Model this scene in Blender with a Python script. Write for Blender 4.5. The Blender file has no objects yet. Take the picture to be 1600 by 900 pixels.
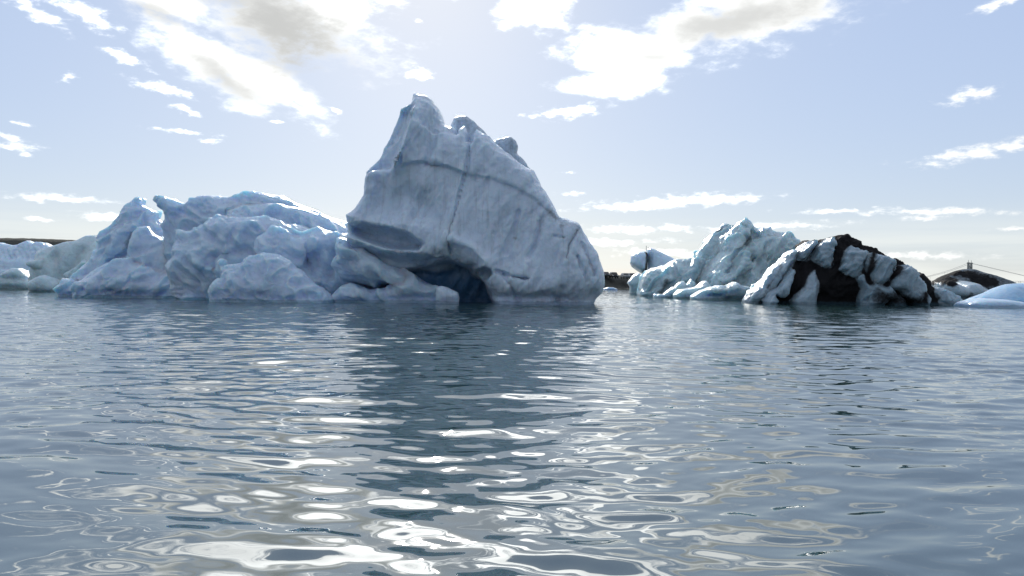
import bpy, math
import numpy as np
from mathutils import Matrix, Vector, Euler

C = bpy.context.scene.collection
scene = bpy.context.scene
R = math.radians

# ------------------------------------------------------------------ camera
FPX = 1209.0                      # focal length in pixels of the 1600 px wide photograph
CAM = Vector((0.0, 0.0, 2.2))
cam_rot = Matrix.Rotation(R(90 - 0.57), 4, 'X') @ Matrix.Rotation(R(0.43), 4, 'Z')
cd = bpy.data.cameras.new('camera')
cam = bpy.data.objects.new('camera', cd)
C.objects.link(cam)
cd.sensor_width = 36.0
cd.lens = 36.0 * FPX / 1600.0
cd.clip_start = 0.1
cd.clip_end = 30000
cam.matrix_world = Matrix.Translation(CAM) @ cam_rot
scene.camera = cam

# ------------------------------------------------------------------ light
SUN_EL, SUN_AZ = 23.5, -6.5       # degrees; azimuth measured from +Y towards +X
SKY_STRENGTH = 0.07
CLOUD = 1.0
SUN_STRENGTH = 4.2
EXPOSURE = 0.0
scene.view_settings.view_transform = 'Standard'
scene.view_settings.look = 'None'
scene.view_settings.exposure = EXPOSURE
scene.view_settings.gamma = 1.0
scene.view_settings.use_curve_mapping = False
scene.cycles.max_bounces = 8
scene.cycles.diffuse_bounces = 4
scene.cycles.glossy_bounces = 4
scene.cycles.caustics_reflective = False
scene.cycles.sample_clamp_indirect = 6.0

sl = bpy.data.lights.new('sun', 'SUN')
sl.energy = SUN_STRENGTH
sl.angle = R(0.5)
sl.color = (1.0, 0.95, 0.87)
sun = bpy.data.objects.new('sun', sl)
C.objects.link(sun)
sd = Vector((math.sin(R(SUN_AZ)) * math.cos(R(SUN_EL)), math.cos(R(SUN_AZ)) * math.cos(R(SUN_EL)), math.sin(R(SUN_EL))))
sun.rotation_euler = (-sd).to_track_quat('-Z', 'Y').to_euler()
sun.location = sd * 300


def pix_dir(px, py):
    v = Vector(((px - 800.0) / FPX, -(py - 450.0) / FPX, -1.0))
    return (cam_rot.to_3x3() @ v)


def at(px, py, Y):
    """world point on the plane y = Y seen at that place of the photograph"""
    d = pix_dir(px, py)
    return CAM + d * (Y / d.y)


def azel(px, py):
    d = pix_dir(px, py).normalized()
    return math.degrees(math.atan2(d.x, d.y)), math.degrees(math.asin(d.z))


# ------------------------------------------------------------------ node helper
class NT:
    def __init__(s, tree):
        s.t = tree
        s.n = tree.nodes
        s.l = tree.links

    def node(s, typ, ins=None, **props):
        nd = s.n.new(typ)
        for k, v in props.items():
            setattr(nd, k, v)
        for k, v in (ins or {}).items():
            if isinstance(v, bpy.types.NodeSocket):
                s.l.new(v, nd.inputs[k])
            else:
                nd.inputs[k].default_value = v
        return nd

    def m(s, op, a, b=0.0, c=0.0, clamp=False):
        nd = s.node('ShaderNodeMath', {0: a, 1: b, 2: c}, operation=op, use_clamp=clamp)
        return nd.outputs[0]

    def vm(s, op, a, b=(0, 0, 0)):
        nd = s.node('ShaderNodeVectorMath', {0: a, 1: b}, operation=op)
        return nd.outputs['Value'] if op in ('LENGTH', 'DOT_PRODUCT', 'DISTANCE') else nd.outputs['Vector']

    def mix(s, f, a, b, typ='RGBA', blend='MIX'):
        nd = s.n.new('ShaderNodeMix')
        nd.data_type = typ
        if typ == 'RGBA':
            nd.blend_type = blend
        ia, ib, o = {'RGBA': (6, 7, 2), 'FLOAT': (2, 3, 0)}[typ]
        for i, v in ((0, f), (ia, a), (ib, b)):
            if isinstance(v, bpy.types.NodeSocket):
                s.l.new(v, nd.inputs[i])
            else:
                nd.inputs[i].default_value = v
        return nd.outputs[o]

    def noise(s, vec, scale, detail=4.0, rough=0.5, dist=0.0, typ='FBM'):
        nd = s.node('ShaderNodeTexNoise', {'Vector': vec, 'Scale': scale, 'Detail': detail, 'Roughness': rough, 'Distortion': dist})
        nd.noise_type = typ
        return nd.outputs['Fac'], nd.outputs['Color']

    def smooth(s, v, a, b, lo=0.0, hi=1.0):
        nd = s.node('ShaderNodeMapRange', {0: v, 1: a, 2: b, 3: lo, 4: hi}, interpolation_type='SMOOTHSTEP')
        return nd.outputs[0]

    def mapping(s, vec, loc=(0, 0, 0), rot=(0, 0, 0), scale=(1, 1, 1), typ='POINT'):
        nd = s.node('ShaderNodeMapping', {'Vector': vec, 'Location': loc, 'Rotation': rot, 'Scale': scale}, vector_type=typ)
        return nd.outputs[0]


# ------------------------------------------------------------------ sky
def build_world():
    w = bpy.data.worlds.new('World')
    scene.world = w
    w.use_nodes = True
    t = NT(w.node_tree)
    t.n.clear()
    sky = t.node('ShaderNodeTexSky', sky_type='NISHITA')
    sky.sun_disc = False
    sky.sun_elevation = R(SUN_EL)
    sky.sun_rotation = R(SUN_AZ)
    sky.altitude = 0
    sky.air_density = 1.0
    sky.dust_density = 0.4
    sky.ozone_density = 2.0
    d = t.vm('NORMALIZE', t.node('ShaderNodeTexCoord').outputs['Generated'])
    sx = t.node('ShaderNodeSeparateXYZ', {0: d})
    x, y, z = sx.outputs
    az = t.m('MULTIPLY', t.m('ARCTAN2', x, y), 180 / math.pi)
    el = t.m('MULTIPLY', t.m('ARCSINE', z), 180 / math.pi)
    P = t.node('ShaderNodeCombineXYZ', {0: az, 1: el, 2: 0.0}).outputs[0]
    # wandering of the outlines
    _, wc = t.noise(t.mapping(P, scale=(0.16, 0.3, 1)), 1.0, 3.0, 0.55)
    wv = t.vm('MULTIPLY', t.vm('SUBTRACT', wc, (0.5, 0.5, 0.5)), (3.2, 2.2, 0))
    Pw = t.vm('ADD', P, wv)
    _, wc2 = t.noise(t.mapping(P, scale=(0.9, 1.5, 1)), 1.0, 3.0, 0.6)
    wv2 = t.vm('MULTIPLY', t.vm('SUBTRACT', wc2, (0.5, 0.5, 0.5)), (1.1, 0.55, 0))
    Ps = t.vm('ADD', P, wv2)

    def ell(px, py, hw, hh, ang, small=False, gain=1.0):
        """ellipse given in photograph pixels, angle in degrees (counter-clockwise)"""
        a, e = azel(px, py)
        sc = 1 / (FPX * math.pi / 180)
        mp = t.mapping(Ps if small else Pw, (a, e, 0), (0, 0, R(ang)), (hw * sc, hh * sc, 1), 'TEXTURE')
        v = t.m('SUBTRACT', 1.0, t.vm('LENGTH', mp))
        return t.m('MULTIPLY', v, gain) if gain != 1.0 else v

    big = [  # px, py, half width, half height, angle
        (430, 30, 210, 75, -8), (250, -5, 190, 42, -16), (330, 100, 150, 45, -28), (510, 25, 95, 58, 10),
        (420, 130, 110, 42, -25), (480, -70, 230, 80, 0), (450, -200, 420, 150, 8), (1080, -170, 330, 90, 4),
        (1180, 20, 210, 66, 8), (1090, 40, 130, 50, 12), (990, 85, 150, 34, -4), (960, 128, 115, 30, 4),
        (1240, -50, 240, 60, 0), (830, 18, 85, 38, -14), (840, -30, 90, 40, 0),
    ]
    small = [
        (105, 122, 16, 9, 0), (60, 20, 60, 14, -30), (195, 92, 48, 11, -18), (255, 138, 60, 10, -10), (292, 173, 24, 9, -15),
        (326, 221, 20, 6, 0), (290, 206, 60, 5, -3), (15, 215, 40, 8, -12), (20, 230, 36, 8, 0), (38, 193, 18, 5, 0), (40, 243, 14, 5, 0),
        (655, 116, 30, 12, 0), (475, 160, 30, 10, -25), (525, 173, 16, 6, -20), (428, 190, 14, 4, 0), (655, 34, 12, 5, -8),
        (890, 175, 75, 13, 4), (1518, 149, 44, 15, 6), (1525, 238, 110, 15, 8), (1570, 232, 70, 10, 5), (1565, 2, 50, 10, 20),
        (1050, 316, 190, 14, 3), (1110, 311, 110, 13, 0), (900, 302, 36, 6, 0), (890, 270, 16, 5, 0),
        (1300, 330, 80, 5, 2), (1450, 331, 200, 7, -2), (1450, 340, 40, 7, 0), (1590, 357, 50, 4, 0),
        (1210, 354, 130, 8, 2), (1000, 358, 140, 9, 0), (940, 380, 130, 9, 2), (60, 342, 30, 4, 0),
        (170, 340, 60, 10, -2), (130, 20, 60, 20, -20), (100, 310, 90, 8, 0), (1040, 395, 130, 10, 0), (1440, 400, 120, 8, 0),
    ]
    M = None
    for e in big:
        v = ell(*e)
        M = v if M is None else t.m('MAXIMUM', M, v)
    Ms = None
    for e in small:
        v = ell(*e, small=True)
        Ms = v if Ms is None else t.m('MAXIMUM', Ms, v)
    # clouds over the rest of the sky: flat layer seen in perspective
    zz = t.m('MAXIMUM', z, 0.04)
    plane = t.node('ShaderNodeCombineXYZ', {0: t.m('DIVIDE', x, zz), 1: t.m('DIVIDE', y, zz), 2: 0.0}).outputs[0]
    g1, _ = t.noise(t.mapping(plane, loc=(3.1, 7.4, 0), scale=(0.7, 1.1, 1)), 1.0, 6.0, 0.55)
    out_el = t.smooth(el, 19.5, 25.0)
    out_az = t.smooth(t.m('ABSOLUTE', az), 34.0, 40.0)
    outm = t.m('MAXIMUM', out_el, out_az)
    G = t.m('MULTIPLY', t.m('SUBTRACT', g1, 0.49), 7.0)
    G = t.m('SUBTRACT', t.m('MULTIPLY', t.m('ADD', G, 2.0), outm), 2.0)
    # breakup noise
    n1, _ = t.noise(t.mapping(P, rot=(0, 0, R(25)), scale=(0.30, 0.65, 1)), 1.0, 7.0, 0.62)
    n1 = t.m('SUBTRACT', n1, 0.5)
    db = t.smooth(t.m('ADD', M, t.m('MULTIPLY', n1, 2.0)), -0.15, 0.70)
    n2, _ = t.noise(t.mapping(P, scale=(0.8, 1.8, 1)), 1.0, 5.0, 0.6)
    n2 = t.m('SUBTRACT', n2, 0.5)
    ds = t.m('MULTIPLY', t.smooth(t.m('ADD', Ms, t.m('MULTIPLY', n2, 2.5)), -0.15, 0.95), 0.97)
    dg = t.smooth(t.m('ADD', G, n1), 0.0, 0.6)
    dens = t.m('POWER', t.m('MAXIMUM', t.m('MAXIMUM', db, ds), dg), 3.0)
    # horizon streaks
    n3, _ = t.noise(t.mapping(P, scale=(0.045, 0.8, 1)), 1.0, 4.0, 0.5)
    low = t.smooth(el, 5.6, 1.0)
    hz = t.m('MULTIPLY', t.smooth(n3, 0.38, 0.62), t.m('MULTIPLY', low, 0.75))
    # angle to the sun
    cs = t.vm('DOT_PRODUCT', d, tuple(sd))
    ang = t.m('MULTIPLY', t.m('ARCCOSINE', t.m('MINIMUM', cs, 0.99999)), 180 / math.pi)
    near = t.m('POWER', 2.718, t.m('MULTIPLY', ang, -1 / 15.0))      # forward scattering
    bright = t.m('ADD', 11.0, t.m('MULTIPLY', near, 80.0))
    # thick parts are grey underneath
    cores = [(440, 40, 200, 90, -20, 0.95), (370, 0, 170, 50, -10, 0.85), (345, 118, 110, 30, -28, 0.80), (470, 95, 90, 50, -35, 0.9), (250, 30, 90, 26, -20, 0.72),
             (1150, 30, 190, 44, 6, 0.80), (1010, 88, 90, 18, -3, 0.66), (1250, -60, 140, 30, 0, 0.6), (540, -60, 140, 36, 0, 0.7)]
    K = None
    for px, py, hw, hh, an, g in cores:
        v = t.m('MULTIPLY', t.smooth(t.m('ADD', ell(px, py, hw, hh, an), t.m('MULTIPLY', n1, 1.1)), -0.30, 0.95), g)
        K = v if K is None else t.m('MAXIMUM', K, v)
    thick = t.m('MAXIMUM', K, t.smooth(t.m('ADD', G, n1), 1.2, 2.8, 0.0, 0.35))
    white = t.vm('SCALE', (1.0, 0.985, 0.94))
    wn = white.node
    t.l.new(bright, wn.inputs['Scale'])
    grey = 8.3
    dim = t.m('MULTIPLY', t.m('POWER', bright, t.m('SUBTRACT', 1.0, thick)), t.m('POWER', 8.2, thick))
    ccol = t.vm('SCALE', (0.99, 1.0, 0.985))
    t.l.new(dim, ccol.node.inputs['Scale'])
    veil = (13.4, 13.8, 13.2, 1)
    # mist of high cirrus: whitens the blue a little, as in the photograph
    mist = t.vm('SCALE', (7.6, 9.8, 14.6))
    t.l.new(t.smooth(ang, 40.0, 105.0, 1.0, 0.56), mist.node.inputs['Scale'])
    lowf = t.m('POWER', 2.718, t.m('MULTIPLY', t.m('MAXIMUM', el, 0.0), -1 / 8.0))
    mist = t.mix(t.m('MULTIPLY', lowf, 0.9), mist, (11.6, 12.5, 12.6, 1))
    aur = t.m('POWER', 2.718, t.m('MULTIPLY', ang, -1 / 15.0))
    mist = t.mix(t.m('MULTIPLY', aur, 0.85), mist, (13.5, 13.8, 14.0, 1))
    skyc = t.mix(0.70, sky.outputs[0], mist)
    col = t.mix(hz, skyc, veil)
    col = t.mix(t.m("MULTIPLY", dens, CLOUD), col, ccol)
    bg = t.node('ShaderNodeBackground', {'Color': col, 'Strength': SKY_STRENGTH})
    t.node('ShaderNodeOutputWorld', {'Surface': bg.outputs[0]})


build_world()

# ------------------------------------------------------------------ object helpers
def link(o, parent=None):
    C.objects.link(o)
    if parent is not None:
        o.parent = parent
    return o


def mesh_arrays(name, V, F, mat=None, attrs=None, smooth=True, normals=None):
    """V (n,3), F (m,4) or (m,3) int arrays -> mesh"""
    me = bpy.data.meshes.new(name)
    k = F.shape[1]
    me.vertices.add(len(V))
    me.vertices.foreach_set('co', np.ascontiguousarray(V, dtype=np.float32).ravel())
    me.loops.add(F.size)
    me.loops.foreach_set('vertex_index', np.ascontiguousarray(F, dtype=np.int32).ravel())
    me.polygons.add(len(F))
    me.polygons.foreach_set('loop_start', np.arange(0, F.size, k, dtype=np.int32))
    me.polygons.foreach_set('use_smooth', np.full(len(F), smooth, dtype=bool))
    me.update(calc_edges=True)
    for an, av in (attrs or {}).items():
        a = me.attributes.new(an, 'FLOAT', 'POINT')
        a.data.foreach_set('value', np.ascontiguousarray(av, dtype=np.float32))
    if normals is not None:
        me.normals_split_custom_set_from_vertices(normals.astype(np.float32))
    if mat:
        me.materials.append(mat)
    return me


def tag(o, label=None, cat=None, group=None, kind=None):
    for k, v in (('label', label), ('category', cat), ('group', group), ('kind', kind)):
        if v:
            o[k] = v
    return o


def empty(name, loc, label=None, cat=None, group=None, rz=0.0):
    o = bpy.data.objects.new(name, None)
    o.location = loc
    o.rotation_euler = (0, 0, rz)
    o.empty_display_size = 1
    link(o)
    return tag(o, label, cat, group)


class MB:
    """collects boxes, tubes and prisms into one mesh"""
    def __init__(s):
        s.v = []
        s.f = []

    def add(s, vs, fs):
        b = len(s.v)
        s.v += [tuple(v) for v in vs]
        s.f += [tuple(i + b for i in f) for f in fs]

    def frustum(s, c, a, b, h, a2=None, b2=None, dx=0, dy=0):
        """box with base half sizes a, b and top half sizes a2, b2"""
        a2 = a if a2 is None else a2
        b2 = b if b2 is None else b2
        x, y, z = c
        vs = [(x - a, y - b, z), (x + a, y - b, z), (x + a, y + b, z), (x - a, y + b, z),
              (x + dx - a2, y + dy - b2, z + h), (x + dx + a2, y + dy - b2, z + h), (x + dx + a2, y + dy + b2, z + h), (x + dx - a2, y + dy + b2, z + h)]
        s.add(vs, [(3, 2, 1, 0), (4, 5, 6, 7), (0, 1, 5, 4), (1, 2, 6, 5), (2, 3, 7, 6), (3, 0, 4, 7)])

    def tube(s, pts, r, n=8):
        pts = [Vector(p) for p in pts]
        b = len(s.v)
        for i, p in enumerate(pts):
            t = (pts[min(i + 1, len(pts) - 1)] - pts[max(i - 1, 0)]).normalized()
            u = t.cross(Vector((0.12, 0.31, 1))).normalized()
            w = t.cross(u)
            for k in range(n):
                a = 2 * math.pi * k / n
                s.v.append(tuple(p + (u * math.cos(a) + w * math.sin(a)) * r))
        for i in range(len(pts) - 1):
            for k in range(n):
                s.f.append((b + i * n + k, b + i * n + (k + 1) % n, b + (i + 1) * n + (k + 1) % n, b + (i + 1) * n + k))
        s.f.append(tuple(b + k for k in range(n))[::-1])
        s.f.append(tuple(b + (len(pts) - 1) * n + k for k in range(n)))

    def build(s, name, mat, parent=None, smooth=False, bevel=0.0):
        me = bpy.data.meshes.new(name)
        me.from_pydata(s.v, [], s.f)
        me.validate()
        if smooth:
            me.shade_smooth()
        me.materials.append(mat)
        o = bpy.data.objects.new(name, me)
        link(o, parent)
        if bevel:
            m = o.modifiers.new('bevel', 'BEVEL')
            m.width = bevel
            m.segments = 2
        return o


# ------------------------------------------------------------------ numpy noise
def _hash(ix, iy, iz, seed):
    h = (ix * 374761393 + iy * 668265263 + iz * 2147483647 + seed * 1274126177) & 0xFFFFFFFF
    h = ((h ^ (h >> 13)) * 1274126177) & 0xFFFFFFFF
    h = ((h ^ (h >> 16)) * 2246822519) & 0xFFFFFFFF
    return (h ^ (h >> 15)) & 0xFFFFFFFF


def gnoise(p, seed=0):
    """gradient noise, p (n,3) -> about -0.7..0.7"""
    pf = np.floor(p)
    f = (p - pf).astype(np.float32)
    i = pf.astype(np.int64)
    u = f * f * f * (f * (f * 6 - 15) + 10)
    out = np.zeros(len(p), np.float32)
    for dx in (0, 1):
        wx = u[:, 0] if dx else 1 - u[:, 0]
        for dy in (0, 1):
            wy = u[:, 1] if dy else 1 - u[:, 1]
            for dz in (0, 1):
                wz = u[:, 2] if dz else 1 - u[:, 2]
                h = _hash(i[:, 0] + dx, i[:, 1] + dy, i[:, 2] + dz, seed)
                gx = (h & 1023).astype(np.float32) / 511.5 - 1
                gy = ((h >> 10) & 1023).astype(np.float32) / 511.5 - 1
                gz = ((h >> 20) & 1023).astype(np.float32) / 511.5 - 1
                out += wx * wy * wz * (gx * (f[:, 0] - dx) + gy * (f[:, 1] - dy) + gz * (f[:, 2] - dz))
    return out


def cells(p, seed=0):
    """distance to nearest and second nearest feature point"""
    pf = np.floor(p)
    i = pf.astype(np.int64)
    f = (p - pf).astype(np.float32)
    d1 = np.full(len(p), 9.0, np.float32)
    d2 = np.full(len(p), 9.0, np.float32)
    for dx in (-1, 0, 1):
        for dy in (-1, 0, 1):
            for dz in (-1, 0, 1):
                h = _hash(i[:, 0] + dx, i[:, 1] + dy, i[:, 2] + dz, seed)
                q = np.stack([dx + (h & 1023) / 1023.0, dy + ((h >> 10) & 1023) / 1023.0, dz + ((h >> 20) & 1023) / 1023.0], 1).astype(np.float32)
                d = np.sqrt(((q - f) ** 2).sum(1))
                n = d < d1
                d2 = np.where(n, d1, np.minimum(d2, d))
                d1 = np.where(n, d, d1)
    return d1, d2


def sstep(x, a, b):
    t = np.clip((x - a) / (b - a), 0, 1)
    return t * t * (3 - 2 * t)


# ------------------------------------------------------------------ sculpting
def seg_dist(x, z, P, closed=False):
    """distance of points to a polyline"""
    n = len(P)
    best = np.full(x.shape, 1e9, np.float32)
    for i in range(n if closed else n - 1):
        ax, az = P[i]
        bx, bz = P[(i + 1) % n]
        ex, ez = bx - ax, bz - az
        L = ex * ex + ez * ez + 1e-9
        t = np.clip(((x - ax) * ex + (z - az) * ez) / L, 0, 1)
        best = np.minimum(best, (x - ax - t * ex) ** 2 + (z - az - t * ez) ** 2)
    return np.sqrt(best)


def poly_sd(x, z, P):
    """signed distance, positive inside"""
    d = seg_dist(x, z, P, True)
    ins = np.zeros(x.shape, bool)
    n = len(P)
    for i in range(n):
        ax, az = P[i]
        bx, bz = P[(i + 1) % n]
        if az == bz:
            continue
        c = ((az > z) != (bz > z)) & (x < (bx - ax) * (z - az) / (bz - az) + ax)
        ins ^= c
    return np.where(ins, d, -d)


def to_xz(pts, D, sink=True):
    out = []
    for px, py in pts:
        p = at(px, py, D)
        z = p.z
        if sink and z < 0.2:
            z = -2.2
        out.append((p.x, z))
    return out


class Lobe:
    def __init__(s, pts, D, T, R_, part='ice_mass', lean=0.0, yaw=0.0, taper=0.0, blue=0.0, dirt=0.0, k=0.8,
                 relief=(), back=None, cut=False):
        s.P = to_xz(pts, D)
        s.D, s.T, s.R = D, T, R_
        s.part, s.lean, s.yaw, s.taper = part, lean, yaw, taper
        s.blue, s.dirt, s.k, s.cut = blue, dirt, k, cut
        s.back = back or T
        s.xc = sum(p[0] for p in s.P) / len(s.P)
        s.zt = max(p[1] for p in s.P)
        s.relief = []
        for r in relief:
            kind, pp, w, h = r[:4]
            s.relief.append((kind, to_xz(pp, D - T * 0.8, False), w, h))

    def two(s, x, z):
        d = poly_sd(x, z, s.P)
        # keep the outline from shrinking through rounding
        e = np.where(d > 0, np.exp(-1.5 * np.maximum(d, 0) / s.R), np.minimum(1 - 1.5 * d / s.R, 5))
        yc = s.D + s.lean * np.maximum(z, 0) + s.yaw * (x - s.xc)
        T = s.T * (1 - s.taper * np.clip(z / s.zt, 0, 1))
        rel = np.zeros(x.shape, np.float32)
        for kind, P, w, h in s.relief:
            if kind == 'line':
                sd_ = seg_dist(x, z, P) / w
                rel += h * (np.exp(-sd_ * 0.9) if h > 0 else np.exp(-sd_ ** 2))
            elif kind == 'area':
                rel += h * sstep(poly_sd(x, z, P), -w * 0.5, w)
            elif kind == 'step':      # sharp edge below, fades away from it upwards
                rel += h * sstep(poly_sd(x, z, P), -w * 0.1, w * 0.1) * np.exp(-np.maximum(poly_sd(x, z, P), 0) / (w * 4))
        nh = min(max(0.4, 0.17 * s.zt), 1.5)
        notch = np.where(z < 0.1, 1.0, np.exp(-((z - 0.1) / nh) ** 2)) * min(1.3, 0.28 * s.T)
        Tf = np.maximum(T + rel - notch, 0.3)
        Tb = np.maximum(s.back * T / s.T, 0.3)
        return e.astype(np.float32), yc.astype(np.float32), Tf.astype(np.float32), Tb.astype(np.float32)

    def field(s, y, tw):
        e, yc, Tf, Tb = tw
        dy = y - yc
        q = np.where(dy < 0, dy / Tf, dy / Tb)
        return (np.sqrt(q * q + e * e) - 1) * min(s.T, s.R)

    def yrange(s):
        ys = []
        for px, pz in s.P:
            c = s.D + s.lean * max(pz, 0) + s.yaw * (px - s.xc)
            ys += [c - s.T, c + s.back]
        rr = sum(max(r[3], 0) for r in s.relief) if s.relief else 0
        return min(ys) - rr * 0.6 - 1.6, max(ys) + 1.2


def smin(a, b, k):
    h = np.maximum(k - np.abs(a - b), 0) / k
    return np.minimum(a, b) - h * h * k * 0.25


def surface_nets(F, org, res):
    s = F < 0
    nx, ny, nz = F.shape
    cnt = np.zeros((nx - 1, ny - 1, nz - 1), np.int8)
    offs = [(a, b, c) for a in (0, 1) for b in (0, 1) for c in (0, 1)]
    for a, b, c in offs:
        cnt += s[a:nx - 1 + a, b:ny - 1 + b, c:nz - 1 + c]
    act = (cnt > 0) & (cnt < 8)
    I, J, K = np.nonzero(act)
    ids = np.full(act.shape, -1, np.int32)
    ids[I, J, K] = np.arange(len(I), dtype=np.int32)
    vals = {o: F[I + o[0], J + o[1], K + o[2]] for o in offs}
    acc = np.zeros((len(I), 3), np.float32)
    n = np.zeros(len(I), np.float32)
    for o in offs:
        for ax in range(3):
            if o[ax]:
                continue
            o2 = list(o)
            o2[ax] = 1
            va, vb = vals[o], vals[tuple(o2)]
            m = (va < 0) != (vb < 0)
            t = np.where(m, va / np.where(m, va - vb, 1), 0)
            for q in range(3):
                acc[:, q] += np.where(m, (t if q == ax else o[q]), 0)
            n += m
    V = (np.stack([I, J, K], 1) + acc / n[:, None]) * res + np.array(org, np.float32)
    Q = []
    for ax in range(3):
        sl0 = [slice(None)] * 3
        sl1 = [slice(None)] * 3
        sl0[ax] = slice(0, -1)
        sl1[ax] = slice(1, None)
        a, b = s[tuple(sl0)], s[tuple(sl1)]
        ch = a != b
        i, j, k = np.nonzero(ch)
        c = [i, j, k]
        u, v = [(1, 2), (2, 0), (0, 1)][ax]
        ok = (c[u] > 0) & (c[v] > 0) & (c[u] < act.shape[u]) & (c[v] < act.shape[v])
        c = [q[ok] for q in c]
        sa = a[c[0], c[1], c[2]]

        def cell(du, dv):
            cc = [q.copy() for q in c]
            cc[u] = cc[u] - du
            cc[v] = cc[v] - dv
            return ids[cc[0], cc[1], cc[2]]
        q0, q1, q2, q3 = cell(1, 1), cell(0, 1), cell(0, 0), cell(1, 0)
        quad = np.stack([q0, q1, q2, q3], 1)
        quad[~sa] = quad[~sa][:, ::-1]
        Q.append(quad)
    Q = np.concatenate(Q)
    Q = Q[(Q >= 0).all(1)]
    return V, Q


def vnormals(V, Q):
    a = V[Q[:, 2]] - V[Q[:, 0]]
    b = V[Q[:, 3]] - V[Q[:, 1]]
    fn = np.cross(a, b)
    N = np.zeros_like(V)
    for c in range(3):
        for q in range(4):
            N[:, c] += np.bincount(Q[:, q], fn[:, c], len(V)).astype(np.float32)
    N /= np.maximum(np.linalg.norm(N, axis=1, keepdims=True), 1e-9)
    return N


def relax(V, Q, it=1, w=0.5):
    E = np.concatenate([Q[:, [0, 1]], Q[:, [1, 2]], Q[:, [2, 3]], Q[:, [3, 0]]])
    deg = np.bincount(E[:, 0], minlength=len(V)) + np.bincount(E[:, 1], minlength=len(V))
    deg = np.maximum(deg, 1)
    for _ in range(it):
        A = np.stack([np.bincount(E[:, 0], V[E[:, 1], c], len(V)) + np.bincount(E[:, 1], V[E[:, 0], c], len(V)) for c in range(3)], 1)
        V = V * (1 - w) + (A / deg[:, None]).astype(np.float32) * w
    return V


TRIS = [0]


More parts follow.
